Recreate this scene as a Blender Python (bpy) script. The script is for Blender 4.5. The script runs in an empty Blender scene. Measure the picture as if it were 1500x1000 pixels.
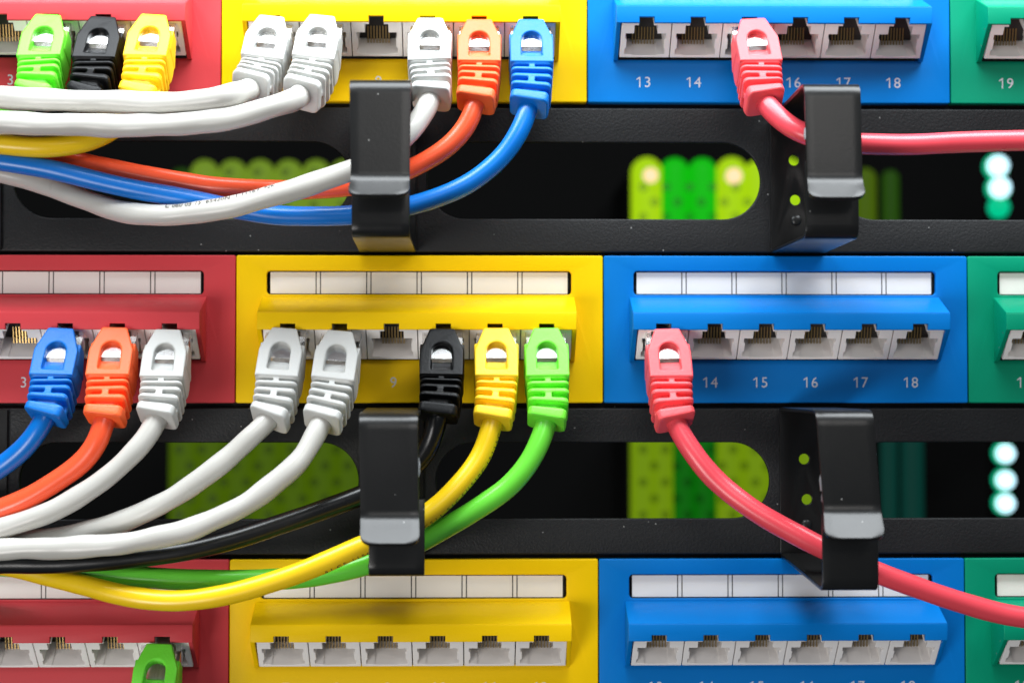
import bpy, bmesh, math, random
import numpy as np
from mathutils import Vector, Matrix
random.seed(7); np.random.seed(7)
S = 0.001                                    # everything below is written in millimetres
scene = bpy.context.scene
COL = scene.collection

# ------------------------------------------------------------------ camera
D, F = 500.0, 2500.0                         # distance to the panels (mm), focal length in photo pixels
YAW, PITCH = math.atan(50 / F), math.atan(75 / F)
fw = np.array([math.sin(YAW) * math.cos(PITCH), math.cos(YAW) * math.cos(PITCH), math.sin(PITCH)])
rt = np.cross(fw, [0, 0, 1]); rt /= np.linalg.norm(rt)
up = np.cross(rt, fw)
cam = bpy.data.cameras.new('camera'); cam_o = bpy.data.objects.new('camera', cam); COL.objects.link(cam_o)
cam_o.matrix_world = Matrix(((rt[0], up[0], -fw[0], 0), (rt[1], up[1], -fw[1], -D * S),
                             (rt[2], up[2], -fw[2], 0), (0, 0, 0, 1)))
cam.sensor_width = 36; cam.lens = 36 * F / 1500; cam.clip_start = 0.01; cam.clip_end = 20
cam.dof.use_dof = True; cam.dof.focus_distance = (D - 20) * S
cam.dof.aperture_fstop = cam.lens / 7.5      # a 7.5 mm wide pupil
scene.camera = cam_o

# ------------------------------------------------------------------ light
world = bpy.data.worlds.new('World'); scene.world = world; world.use_nodes = True
world.node_tree.nodes['Background'].inputs[0].default_value = (0.75, 0.87, 1.0, 1)
world.node_tree.nodes['Background'].inputs[1].default_value = 0.14
def area(name, loc, target, sx, sy, watts, col):
    l = bpy.data.lights.new(name, 'AREA'); l.shape = 'RECTANGLE'; l.size = sx; l.size_y = sy
    l.energy = watts; l.color = col
    o = bpy.data.objects.new(name, l); COL.objects.link(o); o.location = loc
    o.rotation_euler = (Vector(target) - Vector(loc)).to_track_quat('-Z', 'Y').to_euler()
    return o
area('overhead_lamp', (0.02, -0.12, 0.335), (0.01, -0.03, 0.02), 0.66, 0.18, 6.0, (0.91, 0.965, 1.0))
area('front_softbox', (0.14, -0.90, 0.42), (0, 0, 0), 0.40, 0.30, 1.6, (1.0, 0.96, 0.92))
area('low_softbox', (-0.55, -0.80, -0.38), (0, 0, 0), 0.40, 0.30, 5.2, (1.0, 0.97, 0.94))
vs = scene.view_settings
vs.view_transform = 'Standard'; vs.look = 'None'; vs.gamma = 1; vs.exposure = 0.0; vs.use_curve_mapping = False
scene.cycles.max_bounces = 10; scene.cycles.transmission_bounces = 8; scene.cycles.transparent_max_bounces = 12

# ------------------------------------------------------------------ helpers
def P(px, py, out=0.0):
    """the point at height OUT in front of the panel plane that the photo pixel looks at, panel mm (x, y, out)"""
    d = fw + rt * (px - 750) / F + up * (500 - py) / F
    t = (D - out) / d[1]
    return np.array([d[0] * t, d[2] * t, out])
def W(p): return Vector((p[0] * S, -p[2] * S, p[1] * S))

def tag(o, label=None, cat=None, group=None, kind=None):
    for k, v in (('label', label), ('category', cat), ('group', group), ('kind', kind)):
        if v: o[k] = v
    return o
def empty(name, p=(0, 0, 0)):
    o = bpy.data.objects.new(name, None); COL.objects.link(o); o.location = W(p); o.empty_display_size = .01
    return o
def mesh_mm(name, verts, faces, mat, smooth=False):
    """verts in panel mm -> mesh in world axes"""
    v = np.asarray(verts, float)
    w = np.stack([v[:, 0], -v[:, 2], v[:, 1]], 1) * S
    m = bpy.data.meshes.new(name); m.from_pydata(w.tolist(), [], [tuple(f) for f in faces])
    m.materials.append(mat)
    if smooth: m.polygons.foreach_set('use_smooth', [True] * len(m.polygons))
    m.update(); return m
def link(name, mesh, parent=None, loc=None):
    o = bpy.data.objects.new(name, mesh); COL.objects.link(o)
    if parent is not None: o.parent = parent
    if loc is not None: o.location = W(loc)
    return o
def auto_smooth(m, ang=35):
    m.polygons.foreach_set('use_smooth', [True] * len(m.polygons))
    m.set_sharp_from_angle(angle=math.radians(ang))
def evaluated(me, mods):
    """run modifiers on a mesh and hand back the resulting vertices and faces (same units)"""
    o = bpy.data.objects.new('tmp', me); COL.objects.link(o)
    for typ, props in mods:
        md = o.modifiers.new(typ, typ)
        for k, v in props.items(): setattr(md, k, v)
    dg = bpy.context.evaluated_depsgraph_get(); dg.update()
    out = bpy.data.meshes.new_from_object(o.evaluated_get(dg))
    COL.objects.unlink(o); bpy.data.objects.remove(o)
    v = np.empty(len(out.vertices) * 3); out.vertices.foreach_get('co', v)
    f = [tuple(p.vertices) for p in out.polygons]
    bpy.data.meshes.remove(out)
    return v.reshape(-1, 3), f
def raw(verts, faces):
    m = bpy.data.meshes.new('raw'); m.from_pydata([tuple(map(float, v)) for v in verts], [], [tuple(f) for f in faces]); m.update(); return m

def rrect(x0, y0, x1, y1, r=0, n=5):
    if r <= 0: return [(x0, y0), (x1, y0), (x1, y1), (x0, y1)]
    pts = []
    for cx, cy, a0 in ((x1 - r, y0 + r, -90), (x1 - r, y1 - r, 0), (x0 + r, y1 - r, 90), (x0 + r, y0 + r, 180)):
        for k in range(n + 1):
            a = math.radians(a0 + 90 * k / n); pts.append((cx + r * math.cos(a), cy + r * math.sin(a)))
    return pts
def circle(cx, cy, r, n=20): return [(cx + r * math.cos(2 * math.pi * k / n), cy + r * math.sin(2 * math.pi * k / n)) for k in range(n)]
def sheet(loops, z0, z1, bev=0.0):
    """flat plate with holes between out=z0 and out=z1 (panel mm): verts, faces"""
    c = bpy.data.curves.new('tmp', 'CURVE'); c.dimensions = '2D'; c.fill_mode = 'BOTH'
    c.extrude = (z1 - z0) / 2 - bev; c.bevel_depth = bev; c.bevel_resolution = 2; c.offset = -bev
    for L in loops:
        s = c.splines.new('POLY'); s.points.add(len(L) - 1); s.use_cyclic_u = True
        for p, q in zip(s.points, L): p.co = (q[0], q[1], 0, 1)
    o = bpy.data.objects.new('tmp', c); COL.objects.link(o)
    dg = bpy.context.evaluated_depsgraph_get(); dg.update()
    m = bpy.data.meshes.new_from_object(o.evaluated_get(dg))
    bm = bmesh.new(); bm.from_mesh(m); bmesh.ops.remove_doubles(bm, verts=bm.verts, dist=1e-4)
    bmesh.ops.recalc_face_normals(bm, faces=bm.faces)
    v = np.array([tuple(x.co) for x in bm.verts]); f = [tuple(x.index for x in fc.verts) for fc in bm.faces]
    bm.free(); COL.objects.unlink(o); bpy.data.objects.remove(o); bpy.data.curves.remove(c); bpy.data.meshes.remove(m)
    v[:, 2] += (z0 + z1) / 2
    return v, f
def join(parts):
    V, Fc, n = [], [], 0
    for v, f in parts:
        V.append(np.asarray(v, float)); Fc += [tuple(i + n for i in q) for q in f]; n += len(v)
    return np.vstack(V), Fc
def box(x0, x1, y0, y1, z0, z1, bev=0.0, seg=2):
    v = [(x, y, z) for z in (z0, z1) for y in (y0, y1) for x in (x0, x1)]
    f = [(0, 2, 3, 1), (4, 5, 7, 6), (0, 1, 5, 4), (2, 6, 7, 3), (0, 4, 6, 2), (1, 3, 7, 5)]
    if bev <= 0: return np.array(v, float), f
    m = raw(v, f); r = evaluated(m, [('BEVEL', dict(width=bev, segments=seg))]); bpy.data.meshes.remove(m); return r
def prism_x(profile, x0, x1, bev=0.0):
    """profile of (y, out) points extruded along x"""
    n = len(profile)
    v = [(x0, a, b) for a, b in profile] + [(x1, a, b) for a, b in profile]
    f = [tuple(range(n)), tuple(range(2 * n - 1, n - 1, -1))] + [(i, i + n, (i + 1) % n + n, (i + 1) % n) for i in range(n)]
    m = raw(v, f)
    bm = bmesh.new(); bm.from_mesh(m); bmesh.ops.recalc_face_normals(bm, faces=bm.faces); bm.to_mesh(m); bm.free()
    r = evaluated(m, [('BEVEL', dict(width=bev, segments=3, limit_method='ANGLE', angle_limit=.4))] if bev > 0 else [])
    bpy.data.meshes.remove(m); return r

def number_mesh(n, size):
    parts, adv = [], size * .60
    for i, ch in enumerate(str(n)):
        if ch == '1':
            h = size * .70; w = size * .085; q = [(w * .5, -h / 2), (w * .5, h / 2), (-w * .25, h / 2), (-w * 2.6, h * .30), (-w * 2.6, h * .17), (-w * .5, h * .33), (-w * .5, -h / 2)]
            v, f = np.array([(x + w * .8, y, 0) for x, y in q]), [(0, 1, 2, 5, 6), (2, 3, 4, 5)]
        else: v, f = text_mesh(ch, size); v = v - np.array([(v[:, 0].max() + v[:, 0].min()) / 2, (v[:, 1].max() + v[:, 1].min()) / 2, 0])
        v = np.array(v, float); v[:, 0] += (i - (len(str(n)) - 1) / 2) * adv; parts.append((v, f))
    return join(parts)
def text_mesh(body, size):
    c = bpy.data.curves.new('tmp', 'FONT'); c.body = body; c.size = size; c.align_x = 'CENTER'; c.align_y = 'CENTER'
    c.fill_mode = 'FRONT'; c.resolution_u = 3
    o = bpy.data.objects.new('tmp', c); COL.objects.link(o)
    dg = bpy.context.evaluated_depsgraph_get(); dg.update()
    m = bpy.data.meshes.new_from_object(o.evaluated_get(dg))
    v = np.array([tuple(x.co) for x in m.vertices]); f = [tuple(p.vertices) for p in m.polygons]
    COL.objects.unlink(o); bpy.data.objects.remove(o); bpy.data.curves.remove(c); bpy.data.meshes.remove(m)
    return v, f

# ------------------------------------------------------------------ materials
def srgb(r, g, b):
    return tuple(((c / 255) / 12.92 if c / 255 < .04045 else ((c / 255 + .055) / 1.055) ** 2.4) for c in (r, g, b)) + (1,)
def material(name, col, rough=.45, bump=0.0, bscale=900., mottle=0.0, mscale=60., spec=.5, sss=0.0, coat=0.0, metal=0.0, speck=0.0):
    m = bpy.data.materials.new(name); m.use_nodes = True
    nt = m.node_tree; N = nt.nodes; b = N['Principled BSDF']
    b.inputs['Base Color'].default_value = col; b.inputs['Roughness'].default_value = rough
    b.inputs['Specular IOR Level'].default_value = spec; b.inputs['Metallic'].default_value = metal
    if sss: b.inputs['Subsurface Weight'].default_value = sss; b.inputs['Subsurface Scale'].default_value = .0015; b.inputs['Subsurface Radius'].default_value = (1, .8, .6)
    if coat: b.inputs['Coat Weight'].default_value = coat; b.inputs['Coat Roughness'].default_value = .15
    tc = N.new('ShaderNodeTexCoord')
    if bump:
        no = N.new('ShaderNodeTexNoise'); no.inputs['Scale'].default_value = bscale; no.inputs['Detail'].default_value = 3
        bp = N.new('ShaderNodeBump'); bp.inputs['Strength'].default_value = bump; bp.inputs['Distance'].default_value = .00015
        nt.links.new(tc.outputs['Object'], no.inputs['Vector']); nt.links.new(no.outputs['Fac'], bp.inputs['Height'])
        nt.links.new(bp.outputs['Normal'], b.inputs['Normal'])
    last = None
    if mottle:                                   # handling wear: faint uneven tone and gloss
        n2 = N.new('ShaderNodeTexNoise'); n2.inputs['Scale'].default_value = mscale; n2.inputs['Detail'].default_value = 5
        nt.links.new(tc.outputs['Object'], n2.inputs['Vector'])
        mx = N.new('ShaderNodeMix'); mx.data_type = 'RGBA'
        mx.inputs['A'].default_value = tuple(c * (1 - mottle) for c in col[:3]) + (1,)
        mx.inputs['B'].default_value = tuple(min(1, c * (1 + mottle)) for c in col[:3]) + (1,)
        nt.links.new(n2.outputs['Fac'], mx.inputs['Factor']); last = mx.outputs['Result']
        mr = N.new('ShaderNodeMapRange'); mr.inputs['To Min'].default_value = rough - .08; mr.inputs['To Max'].default_value = rough + .1
        nt.links.new(n2.outputs['Fac'], mr.inputs['Value']); nt.links.new(mr.outputs['Result'], b.inputs['Roughness'])
    if speck:                                    # dust specks
        vo = N.new('ShaderNodeTexVoronoi'); vo.inputs['Scale'].default_value = 420
        nt.links.new(tc.outputs['Object'], vo.inputs['Vector'])
        lt = N.new('ShaderNodeMath'); lt.operation = 'LESS_THAN'; lt.inputs[1].default_value = .085
        nt.links.new(vo.outputs['Distance'], lt.inputs[0])
        sep = N.new('ShaderNodeSeparateColor'); nt.links.new(vo.outputs['Color'], sep.inputs['Color'])
        g2 = N.new('ShaderNodeMath'); g2.operation = 'GREATER_THAN'; g2.inputs[1].default_value = 1 - speck
        nt.links.new(sep.outputs['Red'], g2.inputs[0])
        mu = N.new('ShaderNodeMath'); mu.operation = 'MULTIPLY'; nt.links.new(lt.outputs[0], mu.inputs[0]); nt.links.new(g2.outputs[0], mu.inputs[1])
        m3 = N.new('ShaderNodeMath'); m3.operation = 'MULTIPLY'; m3.inputs[1].default_value = .55; nt.links.new(mu.outputs[0], m3.inputs[0])
        mx2 = N.new('ShaderNodeMix'); mx2.data_type = 'RGBA'; mx2.inputs['B'].default_value = (.45, .45, .43, 1)
        nt.links.new(m3.outputs[0], mx2.inputs['Factor'])
        if last is not None: nt.links.new(last, mx2.inputs['A'])
        else: mx2.inputs['A'].default_value = col
        last = mx2.outputs['Result']
    if last is not None: nt.links.new(last, b.inputs['Base Color'])
    return m
def emitter(name, col, strength):
    m = bpy.data.materials.new(name); m.use_nodes = True; b = m.node_tree.nodes['Principled BSDF']
    b.inputs['Base Color'].default_value = (.002, .002, .002, 1); b.inputs['Emission Color'].default_value = col
    b.inputs['Emission Strength'].default_value = strength; b.inputs['Roughness'].default_value = .6; b.inputs['Specular IOR Level'].default_value = .05
    return m
def clear(name, tint=(1, 1, 1, 1), rough=.06):
    m = bpy.data.materials.new(name); m.use_nodes = True; b = m.node_tree.nodes['Principled BSDF']
    b.inputs['Base Color'].default_value = tint; b.inputs['Transmission Weight'].default_value = 1.0
    b.inputs['Roughness'].default_value = rough; b.inputs['IOR'].default_value = 1.49; b.inputs['Specular IOR Level'].default_value = .3
    return m
def pane(name):
    m = bpy.data.materials.new(name); m.use_nodes = True; nt = m.node_tree; nt.nodes.clear()
    o = nt.nodes.new('ShaderNodeOutputMaterial'); mx = nt.nodes.new('ShaderNodeMixShader')
    t = nt.nodes.new('ShaderNodeBsdfTransparent'); g = nt.nodes.new('ShaderNodeBsdfGlossy')
    t.inputs[0].default_value = (.985, .985, .98, 1); g.inputs['Roughness'].default_value = .25
    mx.inputs[0].default_value = .018; nt.links.new(t.outputs[0], mx.inputs[1]); nt.links.new(g.outputs[0], mx.inputs[2])
    nt.links.new(mx.outputs[0], o.inputs[0]); return m

PLASTIC = {
    'red': material('red_plastic', srgb(200, 66, 72), .42, .12, 1400, .06, 30, spec=.14, speck=.02),
    'yellow': material('yellow_plastic', srgb(242, 198, 0), .42, .12, 1400, .04, 30, spec=.14, speck=.01),
    'blue': material('blue_plastic', srgb(0, 112, 192), .42, .12, 1400, .05, 30, spec=.14, speck=.02),
    'green': material('green_plastic', srgb(0, 136, 102), .42, .12, 1400, .06, 30, spec=.14, speck=.03)}
RUBBER_RGB = {'white': (190, 191, 188), 'black': (10, 11, 13), 'yellow': (250, 206, 36), 'green': (110, 222, 56),
              'orange': (255, 104, 52), 'blue': (0, 108, 196), 'pink': (232, 84, 90)}
BOOT = {k: material(k + '_rubber', srgb(*v), .42, .5, 1500, .03, 80, spec=.2 if k == 'black' else .35, sss=.12 if k != 'black' else 0) for k, v in RUBBER_RGB.items()}
CORD_RGB = dict(RUBBER_RGB, white=(188, 186, 180), orange=(246, 90, 52), pink=(224, 72, 84), green=(104, 210, 60), yellow=(240, 200, 20))
CORD = {k: material(k + '_cord_jacket', srgb(*v), .30, .05, 500, .04, 90, sss=.08 if k != 'black' else 0) for k, v in CORD_RGB.items()}
BLACK = material('black_powder_coat', (.009, .0095, .0105, 1), .5, 1.0, 1500, .25, 25, spec=.3, speck=.10)
HOOKM = material('black_spring_steel', (.007, .007, .007, 1), .3, .14, 1300, .25, 30, spec=.36, speck=.05)
JACKM = material('jack_white_plastic', srgb(246, 242, 239), .4, .05, 1200)
CARD = material('label_paper', srgb(240, 236, 232), .6, .05, 300, .02, 60)
CARDBACK = material('label_slot_floor', (.004, .004, .004, 1), .8, spec=.1)
PANE = pane('label_window_plastic')
GOLD = material('gold_contact', (.45, .30, .12, 1), .35, metal=1.0)
INK = material('number_ink', srgb(206, 208, 214), .6)
PRINT = material('cord_print', (.03, .03, .03, 1), .6)
CLEAR = clear('clear_polycarbonate', (.93, .93, .94, 1), .2)
DARK = material('cabinet_black', (.0015, .0015, .0015, 1), .8, spec=.05)
COREM = material('jack_core_plastic', (.02, .018, .017, 1), .5)
CHIP = material('bare_metal_chip', (.62, .66, .7, 1), .35, metal=.7)
STEEL = material('rivet_steel', (.03, .03, .03, 1), .35, metal=.6)

# ------------------------------------------------------------------ the cabinet behind
m = mesh_mm('cabinet_interior', *join([box(-420, 460, -330, 340, -345, -340), box(-425, -420, -330, 340, -345, -8), box(460, 465, -330, 340, -345, -8),
                                       box(-420, 460, 340, 345, -345, -8), box(-420, 460, -335, -330, -345, -8)]), DARK)  # unseen side walls, top and floor added to keep ambient light out
tag(link('cabinet_interior', m), kind='structure')

# ------------------------------------------------------------------ six-port patch modules
MW, MH = 107.3, 43.2                         # module width and height
J0, JP = 16.35, 14.8                         # first port centre, port pitch
HX0, HX1 = 7.55, 98.95                       # hood ends
JT = math.radians(43)                        # ports look this far down

def build_faceplate():
    loops = [rrect(0, 0, MW, MH, .5, 3), rrect(8.8, 31.7, 98.1, 38.7, 1.2, 4), rrect(8.6, 12.6, 97.9, 29.5, 0)]
    return sheet(loops, -4.05, 0, .28)
FACE = build_faceplate()
def build_hood():
    pts = [(HX0 + .02, 25.85), (HX0 + .02, 21.0)]
    for i in range(6):
        c = J0 + JP * i
        pts += [(c - 2.15, 21.0), (c - 2.15, 22.7), (c + 2.15, 22.7), (c + 2.15, 21.0)]
    pts += [(HX1 - .02, 21.0), (HX1 - .02, 25.85)]
    front = sheet([pts], 10.9, 12.2, .22)
    slant = prism_x([(31.0, -.3), (31.0, .15), (26.0, 12.12), (24.9, 11.5), (29.6, -.3)], HX0 + .04, HX1 - .04, .18)
    return join([front, slant])
HOOD = build_hood()
CHEEK = prism_x([(30.9, -.4), (30.9, .05), (25.9, 12.0), (21.05, 12.0), (12.2, 1.4), (12.2, -.4)], 0, 1.25, .15)
def build_jack():
    # the port block: a tunnel with the RJ45 outline, face in the (s, t) plane, then tilted down
    face = [(-7.25, 0), (7.25, 0), (7.25, 12), (2.15, 12), (2.15, 10.7), (3.4, 10.7), (3.4, 8.0), (5.9, 8.0), (5.9, 6.4), (5.5, 6.1), (5.5, 3.1), (5.9, 2.8), (5.9, 1.0), (3.6, 1.0), (3.6, .75),
            (-3.6, .75), (-3.6, 1.0), (-5.9, 1.0), (-5.9, 2.8), (-5.5, 3.1), (-5.5, 6.1), (-5.9, 6.4), (-5.9, 8.0), (-3.4, 8.0), (-3.4, 10.7), (-2.15, 10.7), (-2.15, 12), (-7.25, 12)]
    return sheet([face], -8.6, 0, .1)
CORE = box(-6.9, 6.9, .4, 11.4, -9.4, -8.5)
def tilt_jack(vf):
    v, f = vf; v = np.array(v, float); s, t, z = v[:, 0].copy(), v[:, 1].copy(), v[:, 2].copy()
    # face bottom edge sits at v=12.75, out=3.0
    y = 12.75 + t * math.cos(JT) - z * math.sin(JT); o = 3.0 + t * math.sin(JT) + z * math.cos(JT)
    return np.stack([s, y, o], 1), f
JACK = tilt_jack(build_jack())
def build_contacts():
    parts = []
    for k in range(8):
        x = (k - 3.5) * .88
        a, b = np.array([x, .9, -6.0]), np.array([x, 5.2, -8.4]); w = .15
        d = (b - a) / np.linalg.norm(b - a); n = np.cross([1, 0, 0], d)
        v = [p + sx * np.array([w, 0, 0]) + sn * n * w for p in (a, b) for sx in (-1, 1) for sn in (-1, 1)]
        parts.append((v, [(0, 1, 3, 2), (4, 6, 7, 5), (0, 4, 5, 1), (2, 3, 7, 6), (0, 2, 6, 4), (1, 5, 7, 3)]))
    return tilt_jack(join(parts))
CONT = build_contacts()
me_jack = mesh_mm('jack', *JACK, JACKM); me_cont = mesh_mm('contacts', *CONT, GOLD); me_core = mesh_mm('jack_core', *tilt_jack(CORE), COREM)
me_card = mesh_mm('label_card', *box(-6.6, 6.6, 0, 6.3, -1.5, -1.25), CARD)
me_sep = mesh_mm('label_divider', *box(-.48, .48, 0, 6.3, -1.5, -1.27), CARD)
me_tray = mesh_mm('label_tray', *box(8.5, 98.4, 31.4, 39.0, -2.2, -1.6), CARDBACK)
me_win = mesh_mm('label_window', *box(9.6, 97.4, 31.75, 38.65, -1.0, -.35, .15), PANE)
me_num = {}
for n in range(1, 25):
    v, f = number_mesh(n, 4.35); v[:, 2] = .03
    me_num[n] = mesh_mm('port_number', v, f, INK)
COLOUR_MESH = {}
for c, mt in PLASTIC.items():
    a = mesh_mm('faceplate', *FACE, mt); auto_smooth(a, 50)
    h = mesh_mm('hood', *HOOD, mt); auto_smooth(h, 30)
    k = mesh_mm('hood_cheek', *CHEEK, mt); auto_smooth(k, 30)
    COLOUR_MESH[c] = (a, h, k)
def module(colour, x, y, first, label):
    r = empty('patch_module', (x, y, 0)); tag(r, label, 'patch module', 'six-port patch modules set side by side in the rack')
    a, h, k = COLOUR_MESH[colour]
    link('faceplate', a, r); link('hood', h, r)
    link('hood_cheek', k, r, (HX0, 0, 0)); link('hood_cheek', k, r, (HX1 - 1.25, 0, 0))
    link('label_tray', me_tray, r); link('label_window', me_win, r)
    for i in range(6):
        cx = J0 + JP * i
        link('label_card', me_card, r, (cx + .05, 32.05, 0))
        if i < 5: link('label_divider', me_sep, r, (cx + .05 + JP / 2, 32.05, 0))
        j = link('jack', me_jack, r, (cx, 0, 0)); link('contacts', me_cont, j); link('jack_core', me_core, j)
        link('port_number', me_num[first + i], r, (cx, 6.05, 0))
    return r
ROWX = {'top': 32.2, 'mid': 36.8, 'low': 35.3}       # where the blue module starts
ROWY = {'top': 85.45, 'mid': -3.0, 'low': -91.75}
PITCH_M = 107.6
LABELS = {
 ('top', 'red'): 'red six-port patch module holding green, black and yellow plugs',
 ('top', 'yellow'): 'yellow six-port patch module holding three white, one orange and one blue plug',
 ('top', 'blue'): 'blue six-port patch module with a pink plug in its third port',
 ('top', 'green'): 'green patch module beside the blue module whose pink plug sits in port 15',
 ('mid', 'red'): 'red six-port patch module holding blue, orange and white plugs',
 ('mid', 'yellow'): 'yellow six-port patch module holding two white plugs and black, yellow and green plugs',
 ('mid', 'blue'): 'blue six-port patch module with a pink plug in its first port',
 ('mid', 'green'): 'green patch module beside the blue module whose pink plug sits in its first port',
 ('low', 'red'): 'red patch module with a single green plug in its end port',
 ('low', 'yellow'): 'yellow six-port patch module with all ports empty, below the drooping yellow cord',
 ('low', 'blue'): 'blue six-port patch module with all ports empty',
 ('low', 'green'): 'green patch module beside the all-empty blue module'}
for row in ('top', 'mid', 'low'):
    for i, c in enumerate(('red', 'yellow', 'blue', 'green')):
        module(c, ROWX[row] + (i - 2) * PITCH_M + .15, ROWY[row], 1 + 6 * i, LABELS[(row, c)])

# ------------------------------------------------------------------ slotted cable managers with their hooks
def fillet(path, radii, n=5):
    """path of (x_left, x_right, y, out); rounds its corners"""
    out = [np.array(path[0], float)]
    for i in range(1, len(path) - 1):
        p, c, q = (np.array(path[k], float) for k in (i - 1, i, i + 1)); r = radii[i - 1]
        a = (p - c); b = (q - c); la = np.linalg.norm(a[2:]); lb = np.linalg.norm(b[2:])
        r = min(r, la * .49, lb * .49); s, e = c + a / la * r, c + b / lb * r
        for k in range(n + 1):
            t = k / n; out.append((1 - t) ** 2 * s + 2 * t * (1 - t) * c + t * t * e)
    out.append(np.array(path[-1], float)); return out
def strip(path, th=1.1, round_end=0.0):
    """bent metal strip; path rows (x_left, x_right, y, out)"""
    nx = 6; V = []; n = len(path)
    ys = np.array([p[2] for p in path]); zs = np.array([p[3] for p in path])
    seg = np.r_[0, np.cumsum(np.hypot(np.diff(ys), np.diff(zs)))]
    for k, p in enumerate(path):
        inset = 0
        if round_end:
            left = seg[-1] - seg[k]
            if left < round_end: inset = round_end - math.sqrt(max(0, round_end ** 2 - (round_end - left) ** 2))
        for j in range(nx + 1):
            V.append((p[0] + inset + (p[1] - p[0] - 2 * inset) * j / nx, p[2], p[3]))
    Fc = [(k * (nx + 1) + j, k * (nx + 1) + j + 1, (k + 1) * (nx + 1) + j + 1, (k + 1) * (nx + 1) + j) for k in range(n - 1) for j in range(nx)]
    m = raw(V, Fc)
    r = evaluated(m, [('SOLIDIFY', dict(thickness=th, offset=0)), ('BEVEL', dict(width=.28, segments=2, limit_method='ANGLE', angle_limit=.9))])
    bpy.data.meshes.remove(m); return r
RIVET = None
def ring(parent, name_loc, back, front_up, front_lo, lip, holes, rivet=None, scratch=None):
    """back: (x0, x1, ytop, ybot) mm on the plate; front_*: pixel corners of the front plates and their distance out"""
    bx0, bx1, bt, bb = back
    (tx0, tx1, ty), (ux0, ux1, uy), zu = front_up        # top edge, then where the lip starts
    (lx0, lx1, ly), zl = front_lo
    a0, a1 = P(tx0, ty, zu), P(tx1, ty, zu); b0, b1 = P(ux0, uy, zu + 1), P(ux1, uy, zu + 1)
    (px0, px1, py), zp = lip
    c0, c1 = P(px0, py, zp), P(px1, py, zp)
    upper = [(bx0, bx1, bt, 0.2), (a0[0], a1[0], a0[1], zu), (b0[0], b1[0], b0[1], zu + 1), (c0[0], c1[0], c0[1], zp)]
    up_pts = fillet(upper, [4.0, 2.0], 6)
    # finer rows towards the lip so that its rounded end is smooth
    e0, e1 = up_pts[-2], up_pts[-1]; up_pts = up_pts[:-1] + [e0 + (e1 - e0) * t for t in (.2, .4, .55, .7, .8, .88, .94, .98, 1)]
    me = mesh_mm('cable_hook', *strip(up_pts, 1.1, 3.2), HOOKM); auto_smooth(me, 40)
    hook = link('cable_hook', me, parent)
    d0, d1 = P(lx0, ly, zl), P(lx1, ly, zl)
    rise = d0[1] + 20
    lower = [(bx0, bx1, bb, 0.2), (d0[0], d1[0], d0[1], zl), (d0[0], d1[0], rise, zl - .6)]
    me = mesh_mm('lower_arm', *strip(fillet(lower, [3.2], 6), 1.1), HOOKM); auto_smooth(me, 40)
    link('lower_arm', me, hook)
    loops = [rrect(bx0, bb + .3, bx1, bt - .3, .4, 2)] + [circle(h[0], h[1], 1.55) for h in holes]
    me = mesh_mm('back_plate', *sheet(loops, -.9, .25, .2), HOOKM); auto_smooth(me, 40)
    link('back_plate', me, hook)
    for (qx, qy, hgt, wid) in scratch or ():
        rng = random.Random(int(qx)); n = 9; p = P(qx, qy, zu - .1); V = []
        for k in range(n):
            yy = p[1] + (k / (n - 1) - .5) * hgt; w = wid * math.sin(math.pi * (k + .5) / n) ** .6 * rng.uniform(.6, 1.1)
            V += [(p[0] - w, yy, p[2] - .5), (p[0] + w, yy, p[2] - .5), (p[0] + w, yy, p[2] + .68), (p[0] - w, yy, p[2] + .68)]
        Fc = [(k * 4 + j, k * 4 + (j + 1) % 4, k * 4 + 4 + (j + 1) % 4, k * 4 + 4 + j) for k in range(n - 1) for j in range(4)] + [(3, 2, 1, 0), tuple((n - 1) * 4 + j for j in range(4))]
        link('paint_chip', mesh_mm('paint_chip', V, Fc, CHIP), hook)
    if rivet is not None:
        V, Fc = [], []; n = 16; rows = [(1.6, 0.2), (1.55, .6), (1.2, .95), (.6, 1.15)]
        for r, z in rows: V += [(rivet[0] + r * math.cos(2 * math.pi * k / n), rivet[1] + r * math.sin(2 * math.pi * k / n), z) for k in range(n)]
        for q in range(len(rows) - 1): Fc += [(q * n + k, q * n + (k + 1) % n, (q + 1) * n + (k + 1) % n, (q + 1) * n + k) for k in range(n)]
        Fc.append(tuple((len(rows) - 1) * n + k for k in range(n)))
        link('rivet', mesh_mm('rivet', V, Fc, STEEL, True), hook)
    return hook
def manager(label, y0, y1, sy0, sy1, xs, holes):
    r = empty('cable_manager', (0, 0, 0)); tag(r, label, 'cable manager', 'slotted black cable managers between the module rows')
    rad = (sy1 - sy0) / 2 - .05
    loops = [rrect(-200, y0, 262, y1, .6, 2)]
    for x0, x1 in xs: loops.append(rrect(x0, sy0, x1, sy1, rad, 12))
    for h in holes: loops.append(circle(h[0], h[1], 1.9))
    v, f = sheet(loops, -2.6, -.85, .45)
    me = mesh_mm('slotted_plate', v, f, BLACK); auto_smooth(me, 40); link('slotted_plate', me, r)
    for a, b in ((y1 - 1.6, y1 + 4.2), (y0 - 4.2, y0 + 1.6)):
        link('mounting_rail', mesh_mm('mounting_rail', *box(-200, 262, a, b, -6, -2.55 if False else -4.0), BLACK), r)
        link('rail_spacer', mesh_mm('rail_spacer', *box(-200, 262, max(a, y0 + .3) if a < y0 else a, min(b, y1 - .3) if b > y1 else b, -4.0, -2.58), BLACK), r)
    return r
h_u = [P(1163, 235)[:2], P(1165, 293)[:2]]; h_l = [P(1178, 672)[:2], P(1182, 731)[:2]]
off = np.array([121.0, 0])
mgr_u = manager('black slotted cable manager whose hook holds a level pink cord', 41.3, 83.9, 51.1, 73.7,
                [(-136, -37.5), (-15, 83.4), (106, 204.4)], h_u + [h - off for h in h_u])
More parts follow.
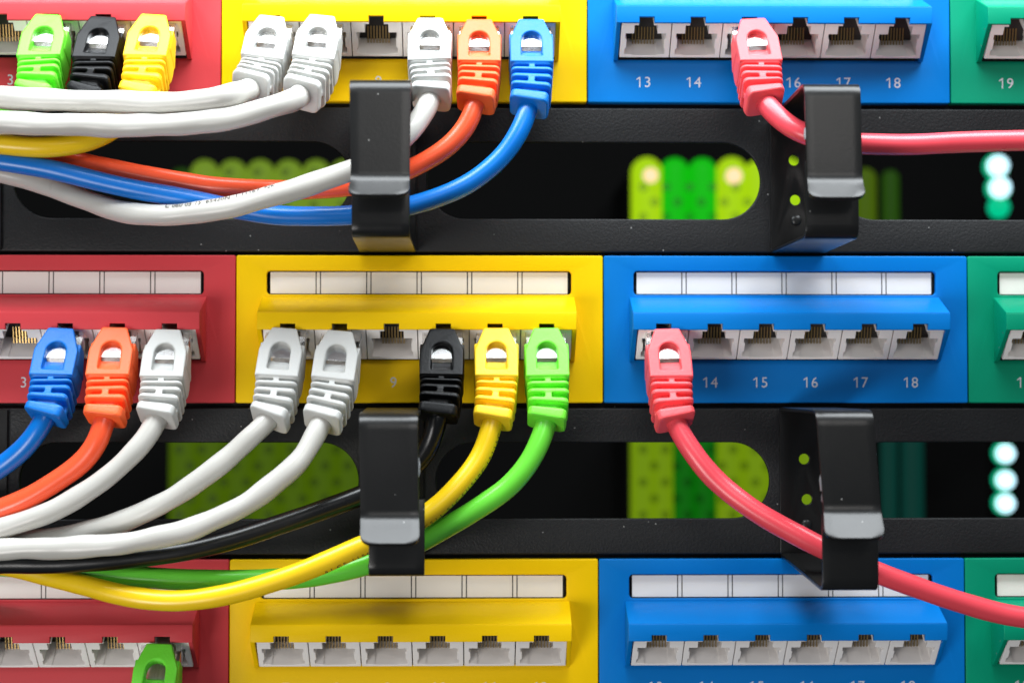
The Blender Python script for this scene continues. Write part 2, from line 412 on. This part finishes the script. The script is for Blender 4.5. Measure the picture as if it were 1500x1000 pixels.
mgr_l = manager('black slotted cable manager whose hook holds a sloping pink cord', -47.2, -4.5, -36.8, -14.55,
                [(-133.5, -34.9), (-12.2, 85.7), (108.7, 207)], h_l + [h - off for h in h_l])
ring(mgr_u, 'UL', (-34.7, -18.2, 82.5, 41.6), ((512, 602, 117), (514, 600, 262), 53), ((515, 600, 344), 49.5), ((508, 600, 287), 59.8), [h - off for h in h_u])
ring(mgr_u, 'UR', (86.2, 102.3, 80.5, 41.6), ((1178, 1260, 123), (1182, 1263, 264), 53), ((1180, 1258, 346), 50), ((1184, 1269, 291), 59.8), h_u, P(1166, 323)[:2], [(1179, 196, 3.0, .25)])
ring(mgr_l, 'LL', (-32.3, -15.8, -4.8, -47.0), ((526, 612, 608), (528, 614, 757), 53), ((540, 622, 842), 46), ((527, 615, 798), 60.5), [h - off for h in h_l], None, [(613, 684, 5.0, .45)])
ring(mgr_l, 'LR', (88.6, 104.8, -4.8, -47.4), ((1195, 1279, 603), (1206, 1290, 748), 53), ((1205, 1287, 864), 50), ((1208, 1298, 790), 60.5), h_l, P(1181, 768)[:2], [(1203, 706, 4.5, .45), (1205, 728, 2.5, .3)])
for mg, h, b, ys in ((mgr_u, h_u, (-155.7, -139.2, 82.5, 41.6), 44.5), (mgr_l, h_l, (-153.3, -136.8, -4.8, -47.0), -44)):
    # the next hook along, only its back plate edge reaches the picture
    me = mesh_mm('back_plate', *sheet([rrect(b[0], b[3], b[1], b[2], .4, 2)], -.9, .25, .2), HOOKM); link('back_plate', me, mg)

# ------------------------------------------------------------------ patch cables
def superbox(hw, hh_lo, hh_hi, r, v, n=4):
    """one rounded-rectangle section at v: list of (u, v, w)"""
    return [(x, v, y) for x, y in rrect(-hw, hh_lo, hw, hh_hi, r, n)]
def loft(sections):
    V = [p for s in sections for p in s]; n = len(sections[0]); Fc = []
    for k in range(len(sections) - 1):
        Fc += [(k * n + j, k * n + (j + 1) % n, (k + 1) * n + (j + 1) % n, (k + 1) * n + j) for j in range(n)]
    Fc.append(tuple(range(n))[::-1]); Fc.append(tuple((len(sections) - 1) * n + j for j in range(n)))
    return np.array(V, float), Fc
BL = 28.4                                       # boot length
def build_boot():
    parts = []
    # latch cover: an outline with an arched window, thickened
    out = [(-3.6, .2), (-3.0, 0), (3.0, 0), (3.6, .2), (3.95, 1.2), (6.1, 7.2), (6.2, 8.2), (6.1, 16.4), (-6.1, 16.4), (-6.2, 8.2), (-6.1, 7.2), (-3.95, 1.2)]
    win = [(-3.0, 13.7), (3.0, 13.7)] + [(2.85 * math.cos(math.radians(a)), 8.0 - 3.1 * math.sin(math.radians(a))) for a in range(0, 181, 15)]
    v, f = sheet([[(x, -y) for x, y in out], [(x, -y) for x, y in win]], 3.0, 6.2, .35)
    parts.append((np.stack([v[:, 0], -v[:, 1], v[:, 2] - np.clip(3 - (-v[:, 1]), 0, 3) * .12], 1), f))
    # ramp inside the window and the body that grips the connector
    ramp = [(10.2, 1.5), (10.2, 3.0), (13.9, 5.2), (15, 5.2), (15, 1.5)]
    n = 5; vv = [(-3.4, a, b) for a, b in ramp] + [(3.4, a, b) for a, b in ramp]
    parts.append((np.array(vv, float), [tuple(range(n)), tuple(range(2 * n - 1, n - 1, -1))] + [(i, i + n, (i + 1) % n + n, (i + 1) % n) for i in range(n)]))
    parts.append(loft([superbox(6.1, -5.2, 3.4, 1.0, 10.0), superbox(6.25, -5.4, 4.6, 1.2, 14), superbox(6.2, -5.4, 6.0, 1.3, 15.6), superbox(5.9, -5.2, 5.6, 1.6, 17.0)]))
    # side arms run forward under the latch cover
    for s in (-1, 1):
        a = loft([superbox(.55, -.5, 4.4, .3, 4.5), superbox(.6, -2.5, 4.4, .3, 8), superbox(.6, -5, 4.4, .3, 11)])
        a[0][:, 0] += s * 5.75; parts.append(a)
    parts.append(loft([superbox(4.2, -3.7, 3.9, 1.8, 16.0), superbox(3.6, -3.5, 3.4, 1.8, 27.5)]))
    for v0, th, hw, hh in ((17.9, 1.25, 5.95, 5.6), (20.6, 1.25, 5.85, 5.5), (23.3, 1.25, 5.7, 5.35)):
        parts.append(loft([superbox(hw - .15, -hh + .15, hh - .15, 1.5, v0), superbox(hw, -hh, hh, 1.6, v0 + .3), superbox(hw, -hh, hh, 1.6, v0 + th - .3), superbox(hw - .15, -hh + .15, hh - .15, 1.5, v0 + th)]))
    parts.append(loft([superbox(5.25, -4.75, 4.85, 1.5, 26.0), superbox(5.45, -4.9, 5.0, 1.7, 26.3), superbox(5.4, -4.8, 4.9, 1.8, 28.1), superbox(5.1, -4.4, 4.5, 1.9, 28.4)]))
    for a, b, w, h in ((16.3, 18.2, .75, 5.55), (21.8, 23.6, .95, 5.3)):
        parts.append(box(-w, w, a, b, 3, h)); parts.append(box(-w, w, a, b, -h, -3))
    for s in (-1, 1):
        parts.append(box(min(s * 3, s * 5.5), max(s * 3, s * 5.5), 19.0, 21, -.8, .8)); parts.append(box(min(s * 3, s * 5.2), max(s * 3, s * 5.2), 24.5, 26.3, -.8, .8))
    V, Fc = join(parts)
    m = raw(V, Fc)
    bm = bmesh.new(); bm.from_mesh(m); bmesh.ops.recalc_face_normals(bm, faces=bm.faces); bm.to_mesh(m); bm.free()
    r = evaluated(m, [('REMESH', dict(mode='VOXEL', voxel_size=.24)), ('SMOOTH', dict(factor=.5, iterations=2))])
    bpy.data.meshes.remove(m); return r
BOOTM = build_boot()
CONN = join([box(-5.8, 5.8, -9, 11.5, -4.4, 2.3, .35)])
LATCH = prism_x([(-7, 2.2), (-7, 2.9), (9.6, 5.0), (11, 3.6), (11, 2.9), (9.2, 4.3)], -3.0, 3.0, .15)
PINS = join([box((k - 3.5) * 1.02 - .2, (k - 3.5) * 1.02 + .2, -8.5, -3, -4.3, -2.9) for k in range(8)])
WIRES = join([box((k - 3.5) * 1.02 - .42, (k - 3.5) * 1.02 + .42, -8, 12, -2.2, -1.2) for k in range(8)])
WIREM = [material('wire_sleeve', srgb(226, 214, 196), .5)]

def unit(v): v = np.asarray(v, float); return v / np.linalg.norm(v)
def catmull(pts, step=1.2):
    p = np.array(pts, float); p = np.vstack([2 * p[0] - p[1], p, 2 * p[-1] - p[-2]]); out = []
    for i in range(1, len(p) - 2):
        p0, p1, p2, p3 = p[i - 1:i + 3]; t1 = np.sqrt(np.linalg.norm(p1 - p0)); t2 = t1 + np.sqrt(np.linalg.norm(p2 - p1)); t3 = t2 + np.sqrt(np.linalg.norm(p3 - p2))
        n = max(2, int(np.linalg.norm(p2 - p1) / step))
        for t in np.linspace(t1, t2, n, endpoint=False):
            A1 = (t1 - t) / t1 * p0 + t / t1 * p1; A2 = (t2 - t) / (t2 - t1) * p1 + (t - t1) / (t2 - t1) * p2; A3 = (t3 - t) / (t3 - t2) * p2 + (t - t2) / (t3 - t2) * p3
            B1 = (t2 - t) / t2 * A1 + t / t2 * A2; B2 = (t3 - t) / (t3 - t1) * A2 + (t - t1) / (t3 - t1) * A3
            out.append((t2 - t) / (t2 - t1) * B1 + (t - t1) / (t2 - t1) * B2)
    out.append(p[-2]); c = np.array(out)
    for _ in range(6):                             # take the last kinks out
        c[1:-1] = .5 * c[1:-1] + .25 * (c[:-2] + c[2:])
    return c
def frames(c, w0):
    T = np.gradient(c, axis=0); T /= np.linalg.norm(T, axis=1)[:, None]
    Nn = np.empty_like(c); w = np.array(w0, float)
    for i in range(len(c)):
        w = w - T[i] * w.dot(T[i]); w /= np.linalg.norm(w); Nn[i] = w
    return T, Nn, np.cross(T, Nn)
def tube(c, w0, r, seed, wob):
    T, Nn, B = frames(c, w0); k = 20; rng = np.random.RandomState(seed)
    s = np.r_[0, np.cumsum(np.linalg.norm(np.diff(c, axis=0), axis=1))]
    ph = rng.rand(4) * 6.28; V = []
    for i in range(len(c)):
        for j in range(k):
            a = 2 * math.pi * j / k
            # the twisted pairs under the jacket show as a faint, slow spiral
            rr = r * (1 + wob * math.sin(2 * a + s[i] * .22 + ph[0]) + .7 * wob * math.sin(a - s[i] * .35 + ph[1]) + .5 * wob * math.sin(s[i] * .6 + ph[2]))
            V.append(c[i] + rr * (Nn[i] * math.cos(a) + B[i] * math.sin(a)))
    n = len(c)
    Fc = [(i * k + j, i * k + (j + 1) % k, (i + 1) * k + (j + 1) % k, (i + 1) * k + j) for i in range(n - 1) for j in range(k)]
    Fc += [tuple(range(k))[::-1], tuple((n - 1) * k + j for j in range(k))]
    return np.array(V), Fc, (T, Nn, B, s)

TH = math.radians(61)
def patch_cable(colour, top, end, path, label, lean=0.0, r=2.9, wob=.012, seed=1, out_end=23.5, print_=None, th=None):
    """top, end: photo pixels of the latch cover's tip and of where the cord leaves the boot; path: (px, py, out) of the cord"""
    th = TH if th is None else math.radians(th)
    d0 = unit((lean, -math.sin(th), math.cos(th))); w0 = unit(np.array([0, math.cos(th), math.sin(th)]))
    w0 = unit(w0 - d0 * w0.dot(d0)); u0 = np.cross(d0, w0)
    A = P(top[0], top[1], 13.6) - 6.0 * w0
    Bp = P(end[0], end[1], out_end)
    M = A + d0 * BL * .52
    nxt = P(*path[0]); t1 = unit(nxt - Bp); t1 = unit(t1 + 1.1 * unit(Bp - M))
    # spine of the boot: straight over the connector, then bending towards the cord
    ts = np.linspace(0, 1, 16)[1:]; Lc = np.linalg.norm(Bp - M)
    herm = [(2 * t**3 - 3 * t**2 + 1) * M + (t**3 - 2 * t**2 + t) * Lc * d0 + (-2 * t**3 + 3 * t**2) * Bp + (t**3 - t**2) * Lc * t1 for t in ts]
    spine = np.array([A - d0 * 12, A] + [A + d0 * BL * .52 * k / 6 for k in range(1, 7)] + herm)
    sv = np.r_[-12, 0, BL * .52 * np.arange(1, 7) / 6, BL * .52 + BL * .48 * ts]
    T, Nn, B = frames(spine, w0); T[:8] = d0; 
    Nn[:8] = w0; B[:8] = np.cross(d0, w0)
    def warp(v):
        v = np.asarray(v, float); c = np.stack([np.interp(v[:, 1], sv, spine[:, k]) for k in range(3)], 1)
        nn = np.stack([np.interp(v[:, 1], sv, Nn[:, k]) for k in range(3)], 1); bb = np.stack([np.interp(v[:, 1], sv, B[:, k]) for k in range(3)], 1)
        return c - bb * v[:, :1] + nn * v[:, 2:3]
    root = empty('patch_cable', A); tag(root, label, 'cable', 'patch cables plugged into the modules')
    def rel(v): return np.asarray(v) - A
    b = link('boot', mesh_mm('boot', rel(warp(BOOTM[0])), BOOTM[1], BOOT[colour], True), root)
    cn = mesh_mm('connector', rel(warp(CONN[0])), CONN[1], CLEAR); auto_smooth(cn, 40)
    cn = link('connector', cn, root)
    link('latch', mesh_mm('latch', rel(warp(LATCH[0])), LATCH[1], CLEAR), cn)
    link('pins', mesh_mm('pins', rel(warp(PINS[0])), PINS[1], GOLD), cn)
    link('wires', mesh_mm('wires', rel(warp(WIRES[0])), WIRES[1], WIREM[0]), cn)
    pts = [warp([(0, 23, 0)])[0], Bp] + [P(*p) for p in path]
    c = catmull(pts)
    V, Fc, (T2, N2, B2, s) = tube(c, w0, r, seed, wob)
    cord = link('cord', mesh_mm('cord', rel(V), Fc, CORD[colour], True), root)
    if print_:
        body, s0, ang, size = print_
        v, f = text_mesh(body, size); v[:, 0] -= v[:, 0].min()
        ss = s0 + v[:, 0].max() - v[:, 0]; aa = ang + v[:, 1] / (r * 1.0)
        ii = lambda arr: np.stack([np.interp(ss, s, arr[:, k]) for k in range(3)], 1)
        q = ii(c) + (r * (1 + 2.2 * wob) + .03) * (ii(N2) * np.cos(aa)[:, None] + ii(B2) * np.sin(aa)[:, None])
        link('cord_print', mesh_mm('cord_print', rel(q), f, PRINT), cord)
    return root

# upper row
patch_cable('green', (70, 20), (50, 144), [(32, 160, 21), (-10, 163, 18), (-70, 168, 17), (-130, 168, 17)],
            'bright green patch cable plugged beside the black one in a red module', lean=-.05, seed=11)
patch_cable('black', (151, 23), (126, 147), [(108, 165, 19), (60, 182, 14), (0, 195, 13), (-60, 200, 13), (-130, 200, 13)],
            'black patch cable plugged between green and yellow ones in a red module', lean=-.07, seed=12)
patch_cable('yellow', (225, 20), (203, 146), [(186, 172, 21), (150, 199, 23), (105, 212, 25), (50, 216, 26), (0, 211, 26), (-60, 205, 26), (-130, 202, 26)],
            'yellow patch cable in the end port of a red module, cord curving under white ones', lean=-.07, seed=13)
patch_cable('white', (398, 22), (365, 131), [(340, 139, 33), (281, 150, 31), (180, 150, 29), (80, 147, 28), (0, 143, 28), (-70, 142, 28), (-130, 142, 28)],
            'white patch cable whose cord is the higher of two running level side by side', lean=-.12, r=3.15, wob=.036, seed=14, out_end=24.5)
patch_cable('white', (472, 21), (440, 140), [(412, 153, 33), (324, 176, 33), (216, 184, 32), (100, 183, 31), (0, 180, 31), (-70, 179, 31), (-130, 178, 31)],
            'white patch cable whose cord is the lower of two running level side by side', lean=-.12, r=3.15, wob=.036, seed=15, out_end=24.5)
patch_cable('white', (630, 25), (631, 146), [(617, 172, 26), (590, 202, 29), (550, 233, 31), (505, 253, 32), (452, 271, 33), (400, 287, 33), (324, 306, 31), (250, 315, 27), (195, 313, 23), (144, 300, 18), (72, 272, 14), (0, 252, 11), (-60, 240, 11), (-130, 232, 11)],
            'white patch cable beside the orange plug, printed cord sagging under the blue one', lean=0, r=3.0, wob=.03, seed=16, print_=('C 060 05 15  65420N  1 11167  NK', 58, .42, 2.2))
patch_cable('orange', (702, 27), (696, 153), [(685, 182, 24), (655, 216, 24), (600, 248, 24), (540, 268, 23), (470, 277, 22), (400, 278, 21), (325, 274, 20), (252, 264, 19), (144, 243, 18.5), (72, 228, 18), (0, 221, 18.5), (-60, 218, 18.5), (-130, 214, 18.5)],
            'orange patch cable plugged into a yellow module, cord passing through a hook', lean=0, r=2.75, wob=.012, seed=17)
patch_cable('blue', (778, 27), (774, 159), [(761, 192, 25), (735, 230, 25), (690, 267, 25), (640, 290, 25), (590, 304, 25), (530, 314, 25), (465, 317, 25), (400, 315, 24.5), (345, 306, 24), (288, 294, 23.5), (180, 274, 23.5), (72, 248, 24), (0, 236, 24), (-60, 228, 24), (-130, 220, 24)],
            'blue patch cable plugged into a yellow module, glossy cord passing through a hook', lean=0, r=2.75, wob=.008, seed=18)
patch_cable('pink', (1103, 26), (1121, 151), [(1140, 172, 27), (1175, 195, 31), (1220, 207, 32), (1265, 211, 31), (1330, 212, 30), (1420, 208, 28), (1500, 206, 27), (1570, 204, 27), (1700, 201, 27), (1850, 197, 27), (1990, 194, 27)],
            'pink patch cable in a third port, cord running out level behind a hook', lean=.07, r=2.95, wob=.008, seed=19, out_end=24)
# middle row
patch_cable('blue', (89, 479), (66, 613), [(45, 645, 23), (15, 674, 21), (-30, 701, 20), (-90, 720, 20), (-150, 728, 20)],
            'blue patch cable plugged into a red module, cord dropping steeply', lean=-.06, r=2.95, seed=21)
patch_cable('orange', (168, 478), (153, 616), [(142, 648, 24), (120, 677, 23), (48, 725, 22), (0, 746, 21), (-60, 764, 20), (-150, 776, 20)],
            'orange patch cable between blue and white plugs in a red module', lean=-.03, r=3.0, seed=22)
patch_cable('white', (246, 481), (229, 614), [(215, 640, 25), (192, 667, 26), (134, 715, 26), (72, 750, 26), (0, 774, 25), (-60, 788, 24), (-150, 798, 24)],
            'white patch cable in the end port of a red module', lean=-.03, r=2.95, wob=.03, seed=23)
patch_cable('white', (417, 479), (393, 616), [(372, 636, 25), (336, 668, 25), (288, 706, 25), (216, 748, 24), (144, 774, 23), (72, 789, 22), (0, 797, 19), (-60, 802, 18), (-150, 806, 18)],
            'white patch cable in a yellow module, cord passing behind another white one', lean=-.09, r=3.0, wob=.036, seed=24)
patch_cable('white', (498, 483), (471, 620), [(455, 650, 27), (436, 677, 29), (388, 719, 30), (340, 749, 31), (264, 779, 31), (192, 794, 31), (96, 802, 30), (0, 804, 28), (-60, 806, 28), (-150, 806, 28)],
            'white patch cable beside empty port 9, bumpy cord passing before another white one', lean=-.09, r=3.05, wob=.048, seed=25)
patch_cable('black', (648, 480), (641, 612), [(634, 640, 22), (618, 670, 21), (580, 702, 20), (525, 727, 20), (436, 759, 21), (340, 790, 22.5), (288, 803, 23.5), (192, 817, 24.5), (96, 824, 25), (0, 825, 25), (-60, 826, 25), (-150, 826, 25)],
            'glossy black patch cable plugged into a yellow module beside the yellow plug', lean=-.01, r=2.85, seed=26)
patch_cable('yellow', (727, 479), (721, 619), [(705, 667, 25), (676, 706, 27), (638, 744, 29), (590, 775, 30), (530, 799, 31), (450, 834, 31.5), (350, 866, 31), (275, 879, 30), (200, 875, 28), (125, 857, 23), (65, 841, 18), (10, 828, 15.5), (-60, 818, 14.5), (-150, 812, 14)],
            'yellow patch cable with black print, cord drooping across a red module', lean=0, r=2.9, seed=27, print_=('5 1  C 5   1 1 5 C   1  111  05 1   5 1 C 5 1 1   5 1 C  5 11 5 1 0 C  1 5 1 1 5 C', 8, -1.3, 1.9))
patch_cable('green', (800, 479), (800, 620), [(781, 667, 25), (748, 710, 25), (700, 744, 25), (652, 773, 25), (600, 800, 24.5), (537, 826, 24), (450, 844, 23.5), (325, 850, 22), (225, 846, 21), (125, 838, 19), (60, 833, 17), (0, 828, 9), (-60, 824, 7.5), (-150, 820, 7.5)],
            'green patch cable in a yellow module, cord passing through a hook', lean=.01, r=3.0, seed=28)
patch_cable('pink', (977, 480), (990, 620), [(1018, 667, 26), (1052, 706, 27), (1100, 744, 29), (1158, 778, 31), (1203, 801, 32), (1250, 823, 33), (1290, 840, 33), (1375, 871, 31), (1450, 894, 29), (1500, 904, 28), (1580, 914, 27), (1700, 928, 26), (1850, 944, 25), (1990, 957, 25)],
            'pink patch cable in a first port, cord sloping down through a hook', lean=.03, r=2.95, seed=29)
# lower row
patch_cable('green', (233, 941), (218, 1080), [(205, 1110, 24), (180, 1150, 23), (130, 1195, 22)],
            'green patch cable, the only one plugged into its red module', lean=-.04, seed=31)

# ------------------------------------------------------------------ lit equipment deep behind the slots
ZB = -250.0
def bank(label, cols, ybot, rows, dots, strength, hot=()):
    """columns of blurred LED discs, shaped as rounded lit lenses: cols of (px centre, px width, top py, colour)"""
    x0, x1 = cols[0][0] - cols[0][1] / 2, cols[-1][0] + cols[-1][1] / 2
    c0 = P(x0, ybot, ZB); root = empty('status_light_bank', c0); tag(root, label, 'light bank', 'green status lights seen through the slots')
    a, b = P(x0, min(c[2] for c in cols), ZB), P(x1, ybot, ZB)
    me = mesh_mm('lens_backing', np.array(box(a[0] - 1, b[0] + 1, b[1] - 2, a[1] - 7, -92, -8)[0]) + np.array([0, 0, ZB]) - c0, box(0, 1, 0, 1, 0, 1)[1], DARK); link('lens_backing', me, root)
    for k, (cx, w, ty, mt) in enumerate(cols):
        t, bt = P(cx, ty, ZB), P(cx, ybot, ZB); r = w * D / F * (D - ZB) / D / 2 * .98
        # lit lens standing in for a column of blurred LED discs: half-round, domed head
        V, Fc, n = [], [], 16; rings = [(bt[1], 1.0)] + [(t[1] - r + r * math.sin(q), math.cos(q)) for q in np.linspace(0, 1.45, 7)]
        for yy, sc in rings: V += [(cx * 0 + t[0] + r * sc * math.cos(2 * math.pi * j / n), yy, ZB - 8 + (k % 2) * .6 + r * sc * math.sin(2 * math.pi * j / n)) for j in range(n)]
        for q in range(len(rings) - 1): Fc += [(q * n + j, q * n + (j + 1) % n, (q + 1) * n + (j + 1) % n, (q + 1) * n + j) for j in range(n)]
        Fc.append(tuple((len(rings) - 1) * n + j for j in range(n)))
        link('lens', mesh_mm('lens', np.array(V) - c0, Fc, mt, True), root)
    n = 12; dm = None
    for (px, py) in dots:
        p = P(px, py, ZB + 9)
        if dm is None:
            V = [(2.0 * math.cos(2 * math.pi * j / n), 2.0 * math.sin(2 * math.pi * j / n), z) for z in (-.5, 0) for j in range(n)]
            dm = mesh_mm('vent_stud', V, [(j, (j + 1) % n, (j + 1) % n + n, j + n) for j in range(n)] + [tuple(range(n, 2 * n))], STUD)
        link('vent_stud', dm, root, p - c0)
    for px, py, rad, mt in hot:
        p = P(px, py, ZB + 4); bm = bmesh.new(); bmesh.ops.create_icosphere(bm, subdivisions=3, radius=rad)
        V = np.array([tuple(v.co) for v in bm.verts]) + p - c0; Fc = [tuple(v.index for v in f.verts) for f in bm.faces]; bm.free()
        link('led', mesh_mm('led', V, Fc, mt, True), root)
    return root
STUD = pane('vent_stud'); STUD.node_tree.nodes['Transparent BSDF'].inputs[0].default_value = (.55, .58, .5, 1)
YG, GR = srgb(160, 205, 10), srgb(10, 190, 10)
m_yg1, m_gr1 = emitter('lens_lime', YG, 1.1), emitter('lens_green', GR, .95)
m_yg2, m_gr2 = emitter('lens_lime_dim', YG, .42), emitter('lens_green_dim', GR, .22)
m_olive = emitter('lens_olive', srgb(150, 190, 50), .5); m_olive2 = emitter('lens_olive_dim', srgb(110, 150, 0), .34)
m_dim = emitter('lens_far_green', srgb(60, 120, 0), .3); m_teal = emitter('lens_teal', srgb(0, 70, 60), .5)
m_hot = emitter('led_hot', srgb(255, 215, 170), 1.25); m_cyan = emitter('led_cyan', srgb(190, 235, 250), 2.2); m_cy2 = emitter('led_cyan_rim', srgb(0, 210, 150), .9)
def grid(x0, x1, y0, y1, dx=33, dy=24):
    o, r = [], 0; y = y0
    while y < y1:
        x = x0 + (dx / 2 if r % 2 else 0)
        while x < x1: o.append((x, y)); x += dx
        y += dy; r += 1
    return o
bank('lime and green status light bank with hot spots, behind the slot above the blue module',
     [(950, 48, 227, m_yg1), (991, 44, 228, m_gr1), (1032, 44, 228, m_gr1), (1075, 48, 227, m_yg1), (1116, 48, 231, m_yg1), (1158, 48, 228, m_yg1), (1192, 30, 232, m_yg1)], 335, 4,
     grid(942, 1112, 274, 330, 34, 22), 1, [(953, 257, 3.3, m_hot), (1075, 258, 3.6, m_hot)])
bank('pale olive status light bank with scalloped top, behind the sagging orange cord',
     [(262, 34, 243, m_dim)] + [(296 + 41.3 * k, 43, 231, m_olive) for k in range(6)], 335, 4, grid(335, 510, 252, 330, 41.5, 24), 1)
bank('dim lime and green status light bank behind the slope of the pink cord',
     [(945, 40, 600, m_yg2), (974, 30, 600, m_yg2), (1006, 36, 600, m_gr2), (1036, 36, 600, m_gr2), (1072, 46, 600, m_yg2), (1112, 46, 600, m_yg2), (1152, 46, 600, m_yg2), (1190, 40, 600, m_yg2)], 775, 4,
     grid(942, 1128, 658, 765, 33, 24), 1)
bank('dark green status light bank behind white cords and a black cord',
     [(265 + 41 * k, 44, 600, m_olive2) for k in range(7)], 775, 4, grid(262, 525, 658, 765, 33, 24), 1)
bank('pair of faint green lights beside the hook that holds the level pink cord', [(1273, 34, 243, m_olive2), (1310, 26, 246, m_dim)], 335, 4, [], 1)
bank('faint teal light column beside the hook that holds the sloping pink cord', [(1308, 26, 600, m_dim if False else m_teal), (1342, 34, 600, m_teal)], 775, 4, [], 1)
def cyan_led(px, py, rad, label, mt=m_cyan):
    p = P(px, py, ZB + 6); root = empty('indicator_led', p); tag(root, label, 'led', 'cyan indicator lights')
    bm = bmesh.new(); bmesh.ops.create_icosphere(bm, subdivisions=3, radius=rad)
    V = np.array([tuple(v.co) for v in bm.verts]); Fc = [tuple(v.index for v in f.verts) for f in bm.faces]; bm.free()
    link('lens', mesh_mm('lens', V, Fc, mt, True), root)
    n = 24; V, Fc = [], []                        # teal fringe of the blurred light, added as a glowing ring
    for k in range(n):
        a = 2 * math.pi * k / n
        for rr, z in ((rad * .9, -2.0), (rad * 1.2, -2.5), (rad * 1.2, -4), (rad * .9, -4)): V.append((rr * math.cos(a), rr * math.sin(a), z))
        Fc += [(k * 4 + q, ((k + 1) % n) * 4 + q, ((k + 1) % n) * 4 + (q + 1) % 4, k * 4 + (q + 1) % 4) for q in range(4)]
    link('blur_fringe', mesh_mm('blur_fringe', V, Fc, m_cy2, True), root)
    return root
for py, l in ((243, 'upper'), (275, 'lower')):
    cyan_led(1462 + (3 if l == 'lower' else 0), py, 4.6, 'bright cyan indicator light, the %s of a pair under the level pink cord' % l)
cyan_led(1466, 303, 4.0, 'dark teal indicator light below the bright cyan pair', m_cy2)
for py, l in ((664, 'topmost'), (703, 'middle'), (737, 'lowest')):
    cyan_led(1473, py, 4.0, 'cyan indicator light, %s of three above the sloping pink cord' % l)
pl = empty('lamp_post', P(1466, 780, -275)); tag(pl, 'dark post carrying the cyan indicator lights', 'post')
a, b = P(1466, 780, -275), P(1466, 190, -275)
link('pole', mesh_mm('pole', *box(-3, 3, 0, b[1] - a[1], -10, 10, .5), DARK), pl)
